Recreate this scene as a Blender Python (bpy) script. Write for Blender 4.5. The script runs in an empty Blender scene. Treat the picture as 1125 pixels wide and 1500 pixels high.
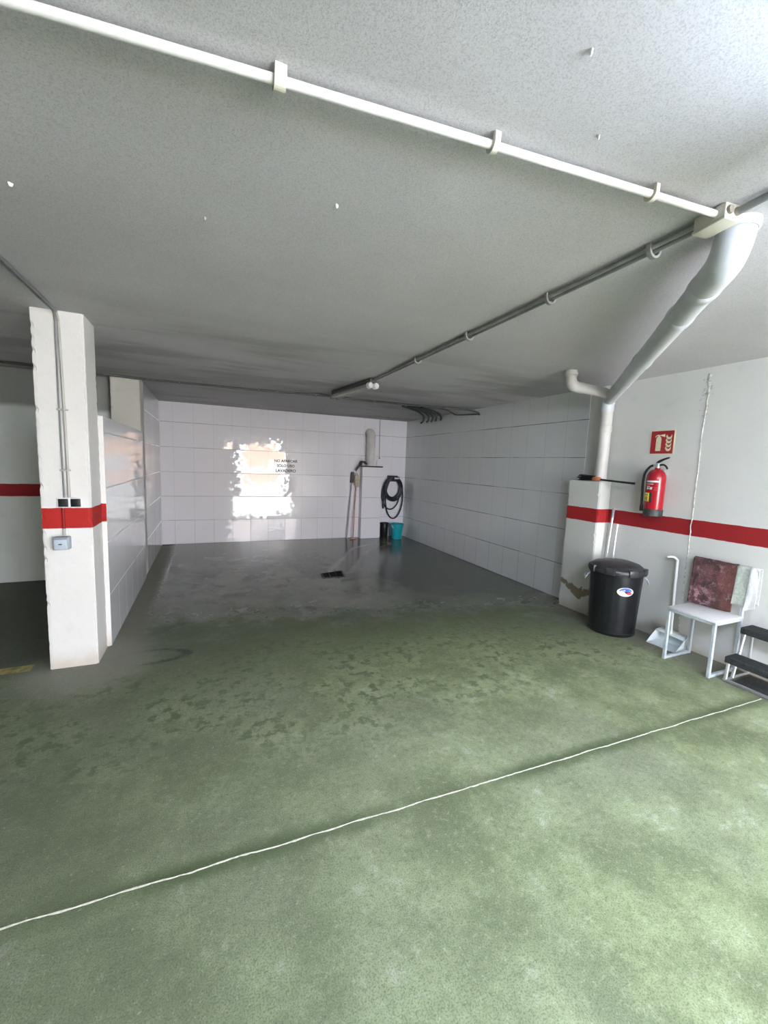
import bpy, bmesh, math, random
from mathutils import Vector, Matrix, noise as mnoise
random.seed(7)
S = bpy.context.scene
C = S.collection
PI = math.pi
H = 2.43                      # ceiling height
XR = 3.8685                   # right wall plane
YB = 7.878                    # back wall plane

# ------------------------------------------------------------------ node helpers
class NT:
    def __init__(s, name):
        s.m = bpy.data.materials.new(name); s.m.use_nodes = True
        s.t = s.m.node_tree; s.n = s.t.nodes; s.l = s.t.links
        s.b = s.n['Principled BSDF']; s._pos = None
    def put(s, sock, v):
        if isinstance(v, bpy.types.NodeSocket): s.l.new(v, sock)
        elif v is not None:
            if hasattr(sock.default_value, '__len__'):
                n = len(sock.default_value)
                sock.default_value = (tuple(v) + (1.0,))[:n] if hasattr(v, '__len__') else (v,) * n
            else: sock.default_value = v
    def math(s, op, a, b=None, c=None, clamp=False):
        n = s.n.new('ShaderNodeMath'); n.operation = op; n.use_clamp = clamp
        for i, v in enumerate((a, b, c)):
            if v is not None: s.put(n.inputs[i], v)
        return n.outputs[0]
    def vm(s, op, a, b=None, scale=None):
        n = s.n.new('ShaderNodeVectorMath'); n.operation = op
        s.put(n.inputs[0], a)
        if b is not None: s.put(n.inputs[1], b)
        if scale is not None: s.put(n.inputs['Scale'], scale)
        return n.outputs[0]
    @property
    def pos(s):
        if s._pos is None:
            g = s.n.new('ShaderNodeNewGeometry'); s._pos = g.outputs['Position']; s.nrm = g.outputs['Normal']
            x = s.n.new('ShaderNodeSeparateXYZ'); s.l.new(s._pos, x.inputs[0]); s.x, s.y, s.z = x.outputs
        return s._pos
    def noise(s, scale, detail=4, rough=.55, vec=None, col=False):
        n = s.n.new('ShaderNodeTexNoise'); s.put(n.inputs['Vector'], vec if vec is not None else s.pos)
        s.put(n.inputs['Scale'], scale); s.put(n.inputs['Detail'], detail); s.put(n.inputs['Roughness'], rough)
        return n.outputs['Color'] if col else n.outputs['Fac']
    def ramp(s, f, a, b, lo=0.0, hi=1.0):
        n = s.n.new('ShaderNodeMapRange'); n.interpolation_type = 'SMOOTHSTEP'; n.clamp = True
        for i, v in enumerate((f, a, b, lo, hi)): s.put(n.inputs[i], v)
        return n.outputs[0]
    def mix(s, f, a, b, mode='MIX'):
        n = s.n.new('ShaderNodeMix'); n.data_type = 'RGBA'; n.blend_type = mode; n.clamp_factor = True
        s.put(n.inputs[0], f); s.put(n.inputs[6], a); s.put(n.inputs[7], b)
        return n.outputs[2]
    def bump(s, h, strength=.3, dist=.01, nrm=None):
        n = s.n.new('ShaderNodeBump'); s.put(n.inputs['Strength'], strength); s.put(n.inputs['Distance'], dist)
        s.l.new(h, n.inputs['Height'])
        if nrm is not None: s.l.new(nrm, n.inputs['Normal'])
        return n.outputs[0]
    def out(s, col=None, rough=None, metal=None, normal=None, spec=None, coat=None):
        s.put(s.b.inputs['Base Color'], col)
        if rough is not None: s.put(s.b.inputs['Roughness'], rough)
        if metal is not None: s.put(s.b.inputs['Metallic'], metal)
        if normal is not None: s.l.new(normal, s.b.inputs['Normal'])
        if spec is not None: s.put(s.b.inputs['Specular IOR Level'], spec)
        if coat is not None: s.put(s.b.inputs['Coat Weight'], coat); s.b.inputs['Coat Roughness'].default_value = .04
        return s.m

def simple(name, col, rough=.5, metal=0, var=.12, scale=30, bump=0.0, spec=None):
    t = NT(name); f = t.noise(scale, 4)
    c = t.mix(t.ramp(f, .3, .7), tuple(x * (1 - var) for x in col), tuple(min(1, x * (1 + var)) for x in col))
    n = t.bump(t.noise(scale * 3, 3), bump, .004) if bump else None
    return t.out(c, rough, metal, n, spec)

def emit(name, col, strength):
    t = NT(name); t.put(t.b.inputs['Base Color'], col); t.put(t.b.inputs['Emission Color'], col)
    t.b.inputs['Emission Strength'].default_value = strength
    return t.m

RED = (.36, .016, .02)
def painted(name, base, stripe=True, grain=.06, basedirt=0.0, rough=.6, topband=False, peel=False, red=RED):
    t = NT(name); t.pos
    n1 = t.noise(1.3, 5); n2 = t.noise(240, 2); n3 = t.noise(9, 5)
    c = t.mix(t.ramp(n1, .3, .75), tuple(x * .93 for x in base), base)
    c = t.mix(t.ramp(n3, .58, .75, 0, .35), c, tuple(x * .82 for x in base))
    if topband:   # grey band with a soft lower edge across the head of the wall
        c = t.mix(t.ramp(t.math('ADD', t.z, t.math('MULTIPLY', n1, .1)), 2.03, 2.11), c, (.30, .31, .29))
    if peel:
        zz = t.math('ADD', t.math('MULTIPLY', t.math('ABSOLUTE', t.math('SUBTRACT', t.y, 3.13)), .55), t.math('MULTIPLY', t.math('SUBTRACT', t.noise(11, 6, .65), .5), .16))
        lo = t.ramp(t.z, t.math('ADD', zz, .145), t.math('ADD', zz, .155))
        zh = t.math('ADD', t.math('ADD', t.math('MULTIPLY', zz, .55), .245), t.math('MULTIPLY', t.math('SUBTRACT', t.noise(17, 5, .7), .5), .13)); hi = t.ramp(t.z, zh, t.math('ADD', zh, .012), 1, 0)
        c = t.mix(t.math('MULTIPLY', lo, hi), c, (.25, .205, .125))
    if stripe:
        w = t.math('ADD', t.z, t.math('MULTIPLY', t.math('SUBTRACT', n3, .5), .012))
        m = t.math('MULTIPLY', t.ramp(w, 1.000, 1.004), t.ramp(w, 1.141, 1.145, 1, 0))
        c = t.mix(m, c, t.mix(n3, red, tuple(x * .8 for x in red)))
    if basedirt:
        c = t.mix(t.math('MULTIPLY', t.ramp(t.math('ADD', t.z, t.math('MULTIPLY', n3, .12)), .02, .22, 1, 0), basedirt), c, (.42, .33, .23))
    c = t.mix(t.ramp(n2, .35, .65, 0, grain), c, (.12, .12, .12))
    b = t.bump(t.math('ADD', t.math('MULTIPLY', n2, .35), t.noise(14, 5)), .35, .006)
    return t.out(c, rough, 0, b, .3)

def tiles(name, axis, off, base, w=.316, h=.42, groutc=(.33, .33, .36), tilt=.02, vgrout=.30, rough=.045, wob=.012, rowtilt=None, wsc=15):
    """glazed wall tiles, each one laid very slightly out of true"""
    t = NT(name); t.pos
    a = t.x if axis == 'x' else t.y
    u = t.math('DIVIDE', t.math('SUBTRACT', a, off), w); v = t.math('DIVIDE', t.z, h)
    fu = t.math('FRACT', u); fv = t.math('FRACT', v)
    du = t.math('MULTIPLY', t.math('MINIMUM', fu, t.math('SUBTRACT', 1, fu)), w)
    dv = t.math('MULTIPLY', t.math('MINIMUM', fv, t.math('SUBTRACT', 1, fv)), h)
    gu = t.math('MULTIPLY', t.ramp(du, .0022, .0045, 1, 0), vgrout)
    ng = t.noise(2.2, 4)
    gv = t.math('MULTIPLY', t.ramp(dv, .0028, .006, 1, 0), t.ramp(ng, .3, .65, .35, 1))
    low = t.ramp(t.z, .45, .35, .0, .6)       # the joints of the lowest course hold more dirt
    lu = t.math('MULTIPLY', t.ramp(t.z, .45, .41), 1.0)
    gu = t.math('ADD', gu, t.math('MULTIPLY', t.math('MULTIPLY', t.ramp(du, .0022, .0045, 1, 0), t.ramp(t.z, .40, .44, 1, 0)), .35))
    g = t.math('MAXIMUM', gu, gv)
    cid = t.n.new('ShaderNodeCombineXYZ'); t.put(cid.inputs[0], t.math('FLOOR', u)); t.put(cid.inputs[1], t.math('FLOOR', v))
    wn = t.n.new('ShaderNodeTexWhiteNoise'); wn.noise_dimensions = '3D'; t.l.new(cid.outputs[0], wn.inputs['Vector'])
    r = t.vm('SUBTRACT', wn.outputs['Color'], (.5, .5, .5))
    mask = (1, 0, 1) if axis == 'x' else (0, 1, 1)
    r = t.vm('MULTIPLY', r, tuple(q * tilt for q in mask))
    wv = t.vm('MULTIPLY', t.vm('SUBTRACT', t.noise(wsc, 2, .5, col=True), (.5, .5, .5)), tuple(q * wob for q in mask))
    N = t.vm('ADD', t.nrm, t.vm('ADD', r, wv))
    if rowtilt is not None:
        k = t.n.new('ShaderNodeCombineXYZ'); inside = t.math('MULTIPLY', t.ramp(t.z, rowtilt[0], rowtilt[0] + .001), t.ramp(t.z, rowtilt[1], rowtilt[1] + .001, 1, 0))
        t.put(k.inputs[0], rowtilt[3]); t.put(k.inputs[2], t.math('MULTIPLY', inside, rowtilt[2])); N = t.vm('ADD', N, k.outputs[0])
    N = t.vm('NORMALIZE', N)
    c = t.mix(t.math('MULTIPLY', wn.outputs['Value'], .35), base, tuple(q * .94 for q in base))
    c = t.mix(t.ramp(t.noise(3, 5), .5, .8, 0, .12), c, tuple(q * .75 for q in base))
    c = t.mix(g, c, groutc)
    c = t.mix(t.ramp(t.noise(260, 2), .4, .6, 0, .05), c, (.1, .1, .1))
    return t.out(c, t.math('ADD', rough, t.math('MULTIPLY', g, .5)), 0, N, .5)

# ------------------------------------------------------------------ materials
M = {}
def floor_mat():
    t = NT('worn green floor paint'); t.pos; X, Y = t.x, t.y
    big = t.noise(.55, 5, .55); mid = t.noise(2.6, 6, .62); fine = t.noise(13, 6, .7); grain = t.noise(190, 2, .7); grain2 = t.noise(60, 3, .7)
    mot = t.noise(12, 8, .68)
    c = t.mix(t.ramp(mid, .32, .68), (.155, .185, .092), (.325, .375, .205))
    c = t.mix(t.ramp(big, .42, .64, 0, .55), c, (.29, .310, .225))
    c = t.mix(t.ramp(fine, .55, .72, 0, .35), c, (.42, .445, .32))
    sp = t.noise(38, 6, .78)
    c = t.mix(t.ramp(sp, .50, .66, 0, .5), c, (.105, .130, .062))
    c = t.mix(t.ramp(sp, .34, .46, .45, 0), c, (.44, .475, .34))
    # bare, powdery patches
    c = t.mix(t.ramp(t.math('ADD', t.math('MULTIPLY', mid, .5), t.math('MULTIPLY', fine, .5)), .55, .66, 0, .5), c, (.50, .52, .44))
    # darker to the left: the fall-off of the entrance light painted in
    c = t.mix(t.ramp(t.math('ADD', X, t.math('MULTIPLY', big, .9)), -.6, 1.8, .6, 0), c, (.105, .120, .085))
    # damp mottling in front of the wash area
    band = t.math('MULTIPLY', t.ramp(t.math('ADD', Y, t.math('MULTIPLY', big, .6)), 1.9, 2.7), t.ramp(Y, 3.3, 3.9, 1, 0))
    c = t.mix(t.math('MULTIPLY', band, t.math('MULTIPLY', t.ramp(mot, .48, .60, 0, .85), t.ramp(mid, .40, .58, .25, 1))), c, (.072, .098, .042))
    c = t.mix(t.math('MULTIPLY', band, t.ramp(t.noise(17, 5, .7), .62, .68, 0, .7)), c, (.055, .075, .04))
    edge = t.math('ADD', t.math('ADD', Y, t.math('MULTIPLY', X, .16)), t.math('ADD', t.math('MULTIPLY', t.math('SUBTRACT', big, .5), 1.2), t.math('MULTIPLY', t.math('SUBTRACT', mid, .5), 1.6)))
    c = t.mix(t.math('MULTIPLY', t.ramp(edge, 2.55, 3.6, 0, .72), t.ramp(X, -.72, -.45)), c, (.085, .105, .052))
    # damp line along the construction joint
    jd = t.math('ABSOLUTE', t.math('SUBTRACT', Y, t.math('SUBTRACT', 1.4945, t.math('MULTIPLY', X, .0265))))
    jw = t.math('MULTIPLY', t.ramp(t.math('ADD', jd, t.math('MULTIPLY', t.math('SUBTRACT', fine, .5), .07)), .012, .075, 1, 0), t.ramp(t.noise(1.1, 3), .36, .55, .3, .88))
    c = t.mix(jw, c, (.085, .115, .05))
    # the wet wash area at the back
    wet = t.math('MULTIPLY', t.ramp(edge, 3.1, 4.5), t.ramp(X, -.72, -.45))
    wetc = t.mix(t.ramp(mid, .35, .65), (.076, .090, .060), (.145, .158, .120))
    wetc = t.mix(t.ramp(fine, .52, .7, 0, .5), wetc, (.19, .195, .18))
    dk = t.math('MULTIPLY', t.ramp(t.math('ADD', X, t.math('MULTIPLY', mid, 1.2)), 2.6, 3.1), t.ramp(Y, 3.4, 4.4))
    wetc = t.mix(t.math('MULTIPLY', dk, .6), wetc, (.040, .052, .042))
    c = t.mix(t.math('MULTIPLY', wet, .95), c, wetc)
    # run-off trail from the corner to the drain
    def seg(ax, ay, bx_, by_):
        dx, dy = bx_ - ax, by_ - ay; L2 = dx * dx + dy * dy
        u = t.math('DIVIDE', t.math('ADD', t.math('MULTIPLY', t.math('SUBTRACT', X, ax), dx), t.math('MULTIPLY', t.math('SUBTRACT', Y, ay), dy)), L2, clamp=True)
        ex_ = t.math('SUBTRACT', X, t.math('ADD', t.math('MULTIPLY', u, dx), ax)); ey_ = t.math('SUBTRACT', Y, t.math('ADD', t.math('MULTIPLY', u, dy), ay))
        return t.math('SQRT', t.math('ADD', t.math('POWER', ex_, 2), t.math('POWER', ey_, 2)))
    td = t.math('MINIMUM', seg(3.1, 7.15, 2.5, 6.75), t.math('MINIMUM', seg(2.5, 6.75, 2.15, 6.15), seg(2.15, 6.15, 1.72, 5.42)))
    td = t.math('ADD', td, t.math('MULTIPLY', t.math('SUBTRACT', fine, .5), .12))
    c = t.mix(t.ramp(td, .03, .10, .8, 0), c, (.032, .034, .031))
    c = t.mix(t.math('MULTIPLY', t.ramp(td, .09, .13), t.ramp(td, .15, .24, .5, 0)), c, (.26, .265, .25))
    c = t.mix(t.math('MULTIPLY', t.ramp(t.math('ADD', X, t.math('MULTIPLY', t.math('SUBTRACT', fine, .5), .03)), 3.80, 3.835, 0, .95), t.ramp(Y, 3.39, 3.42)), c, (.018, .018, .017))
    # silt along the feet of the walls
    sr = t.math('MULTIPLY', t.ramp(t.math('ADD', X, t.math('MULTIPLY', fine, .16)), 3.48, 3.72), t.ramp(Y, 3.6, 3.9, 1, 0))
    sl = t.math('MULTIPLY', t.math('MULTIPLY', t.ramp(t.math('SUBTRACT', X, t.math('MULTIPLY', fine, .35)), -.76, -.60, 1, 0), t.ramp(X, -.80, -.76)), t.ramp(Y, 3.1, 3.6))
    cx = t.math('ADD', t.math('POWER', t.math('ADD', X, .80), 2), t.math('POWER', t.math('SUBTRACT', Y, 3.42), 2))
    sc = t.ramp(t.math('ADD', t.math('SQRT', cx), t.math('MULTIPLY', fine, .3)), .42, .72, .8, 0)
    c = t.mix(t.math('MULTIPLY', t.math('MAXIMUM', sr, sl), .8), c, (.20, .185, .145))
    c = t.mix(sc, c, (.27, .265, .215))
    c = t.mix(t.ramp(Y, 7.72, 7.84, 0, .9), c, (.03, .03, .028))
    # the bay on the left, its weaker light painted as a darker floor
    c = t.mix(t.math('MULTIPLY', t.ramp(X, -1.0, -.8, .85, 0), t.ramp(Y, 3.3, 3.7)), c, (.060, .068, .050))
    # dark ring of an old splash by the column
    rx = t.math('DIVIDE', t.math('SUBTRACT', X, -.42), .24); ry = t.math('DIVIDE', t.math('SUBTRACT', Y, 3.40), .12)
    rr = t.math('ADD', t.math('SQRT', t.math('ADD', t.math('POWER', rx, 2), t.math('POWER', ry, 2))), t.math('MULTIPLY', t.math('SUBTRACT', mid, .5), .9))
    ring = t.math('MULTIPLY', t.ramp(rr, .75, .95), t.ramp(rr, 1.0, 1.2, 1, 0))
    c = t.mix(t.math('MULTIPLY', ring, t.math('MULTIPLY', t.ramp(X, -.52, -.26, .06, 1), t.ramp(fine, .35, .6, .35, .95))), c, (.035, .035, .032))
    c = t.mix(t.ramp(grain, .44, .66, 0, .5), c, (.045, .06, .035))
    c = t.mix(t.ramp(grain2, .60, .75, 0, .45), c, (.42, .46, .35))
    rough = t.ramp(t.math('ADD', wet, t.math('MULTIPLY', t.math('SUBTRACT', fine, .5), .7)), .35, 1.05, .68, .17)
    b = t.bump(t.math('ADD', t.math('MULTIPLY', grain, .5), fine), t.math('SUBTRACT', .32, t.math('MULTIPLY', wet, .25)), .004)
    return t.out(c, rough, 0, b, .45)
M['floor'] = floor_mat()

def ceiling_mat():
    t = NT('rough grey-white ceiling render'); t.pos
    g = t.noise(250, 3, .8); g2 = t.noise(110, 4, .75); big = t.noise(.8, 4); st = t.noise(1.0, 5, .55, vec=t.vm('MULTIPLY', t.pos, (.6, 2.6, 1)))
    c = t.mix(t.ramp(big, .3, .7), (.575, .558, .580), (.65, .633, .660))
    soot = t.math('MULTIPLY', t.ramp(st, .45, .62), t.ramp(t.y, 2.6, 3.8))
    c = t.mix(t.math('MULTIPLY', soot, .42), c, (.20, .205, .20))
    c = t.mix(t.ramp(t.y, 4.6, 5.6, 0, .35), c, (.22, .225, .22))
    c = t.mix(t.ramp(g, .45, .66, 0, .45), c, (.22, .225, .215))
    c = t.mix(t.ramp(g2, .6, .72, 0, .25), c, (.62, .63, .62))
    return t.out(c, .75, 0, t.bump(t.math('ADD', g, g2), .5, .006), .2)
M['ceiling'] = ceiling_mat()
M['wall'] = painted('white wall paint with red band', (.72, .71, .68), basedirt=.6)
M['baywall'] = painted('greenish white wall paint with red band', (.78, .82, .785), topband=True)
M['column'] = painted('cream column paint with red band', (.84, .81, .785), basedirt=.6, red=(.50, .015, .012))
M['plain'] = painted('cream plaster', (.62, .60, .54), stripe=False, basedirt=.3)
M['pier'] = painted('pier paint with red band and peeled patch', (.70, .70, .66), basedirt=.8, peel=True, red=(.42, .018, .02))
M['dull'] = painted('grey plaster', (.38, .38, .36), stripe=False)
M['tile_back'] = tiles('lilac white back wall tiles', 'x', .100, (.83, .81, .865), w=.314, tilt=.030, vgrout=.22, wob=.055, rough=.02, rowtilt=(.42, 1.26, .035, 0.0))
M['tile_side'] = tiles('grey white side wall tiles', 'y', 3.641, (.74, .75, .75), w=.3175, tilt=.012, vgrout=.22, rough=.12, wob=.01, groutc=(.16, .165, .17))
M['tile_left'] = tiles('grey left wall tiles', 'y', 3.72, (.60, .605, .625), w=.335, tilt=.012, vgrout=.3, groutc=(.6, .6, .62), rough=.05, wob=.03)
M['tile_pier'] = tiles('lilac white pier tiles', 'x', 2.845, (.83, .81, .86), w=.42, tilt=.01, vgrout=.1)
M['pvc'] = simple('pale grey plastic pipe', (.60, .62, .66), .38, 0, .05, 6)
M['pvcd'] = simple('warm grey plastic pipe', (.60, .58, .56), .45, 0, .06, 6)
M['conduit'] = simple('white plastic conduit', (.78, .77, .76), .38, 0, .05, 10)
M['cgrey'] = simple('dusty grey plastic conduit', (.20, .205, .21), .45, 0, .15, 12)
M['cmid'] = simple('grey plastic conduit', (.30, .30, .29), .5, 0, .15, 12)
M['cpaint'] = painted('cream painted conduit with red band', (.52, .495, .46), red=(.32, .01, .01))
M['box'] = simple('cream plastic', (.62, .60, .52), .45, 0, .06, 14)
M['knock'] = simple('brown-grey rubber', (.27, .235, .19), .6)
M['black'] = simple('black plastic', (.012, .012, .014), .38, 0, .3, 40)
M['bin'] = simple('black ribbed bin plastic', (.008, .0085, .011), .33, 0, .35, 14, .12)
M['lid'] = simple('worn black lid plastic', (.028, .028, .032), .42, 0, .4, 9, .12)
M['rubber'] = simple('black rubber', (.010, .010, .011), .5, 0, .3, 30)
M['navy'] = simple('dark navy hose', (.010, .012, .030), .38, 0, .3, 30)
M['red'] = simple('gloss red steel', (.34, .008, .018), .22, 0, .08, 5)
M['signred'] = simple('red sign', (.36, .022, .028), .4, 0, .06, 20)
M['cream'] = simple('photoluminescent cream', (.72, .68, .46), .5, 0, .05, 20)
M['yellow'] = simple('yellow sticker', (.80, .66, .03), .4, 0, .05, 30)
M['white'] = simple('white plastic', (.80, .80, .80), .45, 0, .04, 20)
M['blue'] = simple('blue print', (.10, .18, .52), .45)
M['redp'] = simple('red print', (.60, .06, .08), .45)
M['darkgrey'] = simple('dark grey plastic', (.035, .042, .038), .5, 0, .2, 30)
M['steel'] = simple('dull steel', (.55, .56, .57), .35, .85, .1, 30)
M['alu'] = simple('aluminium tube', (.72, .73, .75), .3, .8, .06, 30)
M['bluegrey'] = simple('blue-grey painted steel', (.50, .55, .58), .42, .15, .1, 30)
M['seat'] = simple('speckled white board', (.74, .73, .74), .55, 0, .10, 140)
M['turq'] = simple('turquoise plastic', (.012, .36, .42), .35, 0, .1, 12)
M['wood'] = simple('reddish pole', (.42, .20, .15), .5, 0, .2, 20)
M['greypole'] = simple('grey pole', (.40, .40, .42), .5, 0, .12, 20)
M['mop'] = simple('yellowed mop yarn', (.52, .48, .36), .9, 0, .35, 60, .6)
M['orange'] = simple('orange plastic', (.62, .20, .07), .5)
M['slate'] = simple('grey rag', (.12, .11, .11), .9, 0, .4, 40, .4)
M['tread'] = simple('dark grooved rubber tread', (.030, .033, .033), .75, 0, .5, 90, .5)
M['socket'] = simple('grey socket plastic', (.30, .35, .40), .4, 0, .08, 30)
M['socketl'] = simple('pale socket plastic', (.50, .56, .64), .35, 0, .06, 30)
M['grate'] = simple('black cast iron', (.012, .012, .012), .5, .3, .4, 60, .3)
M['sump'] = simple('wet black sump', (.004, .004, .004), .3)
M['filler'] = simple('white joint filler', (.50, .495, .42), .8, 0, .22, 60, .5)
M['mortar'] = simple('pale crack mortar', (.60, .59, .54), .85, 0, .35, 40, .6)
M['yline'] = simple('worn yellow line paint', (.30, .26, .09), .7, 0, .4, 25)
M['lens'] = simple('cloudy lamp cover', (.34, .34, .31), .2, 0, .1, 20)
M['lampgrey'] = simple('grey lamp housing', (.09, .09, .085), .45, 0, .15, 20)
M['towel'] = simple('pale grey-green cloth', (.50, .53, .47), .95, 0, .15, 70, .6)
M['towelw'] = simple('white cloth', (.76, .76, .75), .95, 0, .08, 70, .6)
M['dustpan'] = simple('pale blue-white plastic', (.68, .73, .74), .4, 0, .05, 20)
M['ink'] = simple('black stencil paint', (.03, .03, .035), .6, 0, .3, 60)
def rug_mat():
    t = NT('mauve and rust patterned cloth'); t.pos
    a = t.noise(9, 5, .6); b = t.noise(22, 5, .65); g = t.noise(160, 2)
    c = t.mix(t.ramp(a, .38, .62), (.075, .048, .048), (.20, .090, .095))
    c = t.mix(t.ramp(t.y, 1.98, 1.76, 0, .55), c, (.19, .070, .048))
    c = t.mix(t.math('MULTIPLY', t.ramp(b, .48, .62), t.math('MULTIPLY', t.ramp(t.z, .74, .50), t.ramp(t.y, 1.86, 2.0))), c, (.52, .31, .36))
    c = t.mix(t.math('MULTIPLY', t.ramp(b, .55, .66), .6), c, (.34, .25, .24))
    c = t.mix(t.ramp(g, .45, .6, 0, .5), c, (.05, .03, .03))
    return t.out(c, .95, 0, t.bump(t.math('ADD', g, b), .6, .006), .2)
M['rug'] = rug_mat()
M['outground'] = simple('pale concrete drive', (.62, .60, .56), .8, 0, .1, 3)
M['peach'] = simple('peach rendered facade', (.80, .50, .34), .8, 0, .08, 3)

# ------------------------------------------------------------------ mesh helpers
class MB:
    def __init__(s): s.bm = bmesh.new()
    def box(s, x0, x1, y0, y1, z0, z1, bev=0, seg=2, mi=0):
        b = bmesh.new(); bmesh.ops.create_cube(b, size=1)
        for v in b.verts: v.co = Vector(((x0 + x1) / 2 + v.co.x * (x1 - x0), (y0 + y1) / 2 + v.co.y * (y1 - y0), (z0 + z1) / 2 + v.co.z * (z1 - z0)))
        if bev: bmesh.ops.bevel(b, geom=b.edges[:], offset=bev, segments=seg, affect='EDGES', profile=.5)
        return s.add(b, mi)
    def add(s, b, mi=0, mat=None):
        if mat is not None: b.transform(mat)
        bmesh.ops.recalc_face_normals(b, faces=b.faces[:])
        for f in b.faces: f.material_index = mi
        me = bpy.data.meshes.new('t'); b.to_mesh(me); b.free(); s.bm.from_mesh(me); bpy.data.meshes.remove(me); return s
    def tube(s, pts, r, seg=12, smooth=0, closed=False, mi=0, caps=True):
        P = [Vector(p) for p in pts]
        rr = list(r) if hasattr(r, '__len__') else [r] * len(P)
        if smooth:
            Q, R2 = [], []; n = len(P)
            for i in range(n if closed else n - 1):
                if closed: a, b_, c, d = P[i - 1], P[i], P[(i + 1) % n], P[(i + 2) % n]
                else: a, b_, c, d = P[max(i - 1, 0)], P[i], P[i + 1], P[min(i + 2, n - 1)]
                for k in range(smooth):
                    u = k / smooth
                    Q.append(.5 * ((2 * b_) + (c - a) * u + (2 * a - 5 * b_ + 4 * c - d) * u * u + (3 * b_ - a - 3 * c + d) * u ** 3))
                    R2.append(rr[i] * (1 - u) + rr[(i + 1) % n] * u)
            if not closed: Q.append(P[-1]); R2.append(rr[-1])
            P, rr = Q, R2
        n = len(P); b = bmesh.new(); rings = []; up = None
        for i in range(n):
            if closed: t = (P[(i + 1) % n] - P[i - 1]).normalized()
            else: t = (P[min(i + 1, n - 1)] - P[max(i - 1, 0)]).normalized()
            if up is None:
                up = Vector((0, 0, 1)) if abs(t.z) < .9 else Vector((1, 0, 0))
            up = (up - t * up.dot(t)); up = up.normalized() if up.length > 1e-6 else t.orthogonal().normalized()
            sd = t.cross(up)
            rings.append([b.verts.new(P[i] + (up * math.cos(2 * PI * k / seg) + sd * math.sin(2 * PI * k / seg)) * rr[i]) for k in range(seg)])
        for i in range(n if closed else n - 1):
            A, B = rings[i], rings[(i + 1) % n]
            for k in range(seg): b.faces.new((A[k], A[(k + 1) % seg], B[(k + 1) % seg], B[k]))
        if caps and not closed: b.faces.new(rings[0]); b.faces.new(rings[-1][::-1])
        return s.add(b, mi)
    def lathe(s, prof, cx, cy, seg=40, mi=0, fn=None, mat=None):
        b = bmesh.new(); rings = []
        for r, z in prof:
            if r < 1e-6: rings.append([b.verts.new((cx, cy, z))])
            else:
                ring = []
                for k in range(seg):
                    a = 2 * PI * k / seg; q = r * (fn(a, z) if fn else 1)
                    ring.append(b.verts.new((cx + q * math.cos(a), cy + q * math.sin(a), z)))
                rings.append(ring)
        for A, B in zip(rings, rings[1:]):
            if len(A) == 1 and len(B) == 1: continue
            for k in range(seg):
                k2 = (k + 1) % seg
                if len(A) == 1: b.faces.new((A[0], B[k], B[k2]))
                elif len(B) == 1: b.faces.new((A[k], A[k2], B[0]))
                else: b.faces.new((A[k], A[k2], B[k2], B[k]))
        return s.add(b, mi, mat)
    def prism(s, poly, fn0, fn1, mi=0):
        """polygon (2-D) swept between two mappings of the plane into space"""
        b = bmesh.new(); A = [b.verts.new(fn0(*p)) for p in poly]; B = [b.verts.new(fn1(*p)) for p in poly]; n = len(poly)
        b.faces.new(A[::-1]); b.faces.new(B)
        for i in range(n): b.faces.new((A[i], A[(i + 1) % n], B[(i + 1) % n], B[i]))
        return s.add(b, mi)
    def grid(s, fn, nu, nv, mi=0):
        b = bmesh.new(); V = [[b.verts.new(fn(i / nu, j / nv)) for j in range(nv + 1)] for i in range(nu + 1)]
        for i in range(nu):
            for j in range(nv): b.faces.new((V[i][j], V[i + 1][j], V[i + 1][j + 1], V[i][j + 1]))
        return s.add(b, mi)
    def build(s, name, mat, parent=None, origin=None, smooth=True, angle=40):
        me = bpy.data.meshes.new(name)
        bm = s.bm
        if parent is None and origin is None:
            xs = [v.co for v in bm.verts]
            origin = Vector((sum(c.x for c in xs) / len(xs), sum(c.y for c in xs) / len(xs), min(c.z for c in xs)))
        o0 = Vector(origin) if parent is None else wloc(parent)
        oc = o0 if parent is None else Vector((0, 0, 0))
        bmesh.ops.translate(bm, verts=bm.verts[:], vec=-o0)
        bm.to_mesh(me); bm.free()
        for m in (mat if isinstance(mat, (list, tuple)) else [mat]): me.materials.append(M[m] if isinstance(m, str) else m)
        if smooth:
            me.shade_smooth(); me.set_sharp_from_angle(angle=math.radians(angle))
        o = bpy.data.objects.new(name, me); C.objects.link(o)
        if parent is not None: o.parent = parent
        o.location = oc
        return o
def wloc(o):
    v = Vector((0, 0, 0))
    while o is not None: v += o.location; o = o.parent
    return v
def tag(o, label=None, cat=None, group=None, kind=None):
    if label: o['label'] = label
    if cat: o['category'] = cat
    if group: o['group'] = group
    if kind: o['kind'] = kind
    return o
def thing(name, label, cat, loc, group=None):
    o = bpy.data.objects.new(name, None); C.objects.link(o); o.location = loc; o.empty_display_size = .05
    return tag(o, label, cat, group)
def struct(o): o['kind'] = 'structure'; return o
def copy_tree(root, loc, label, group=None):
    r = root.copy(); C.objects.link(r); r.location = loc; r['label'] = label
    if group: r['group'] = group
    for ch in list(root.children):
        c = ch.copy(); C.objects.link(c); c.parent = r
    return r

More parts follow.
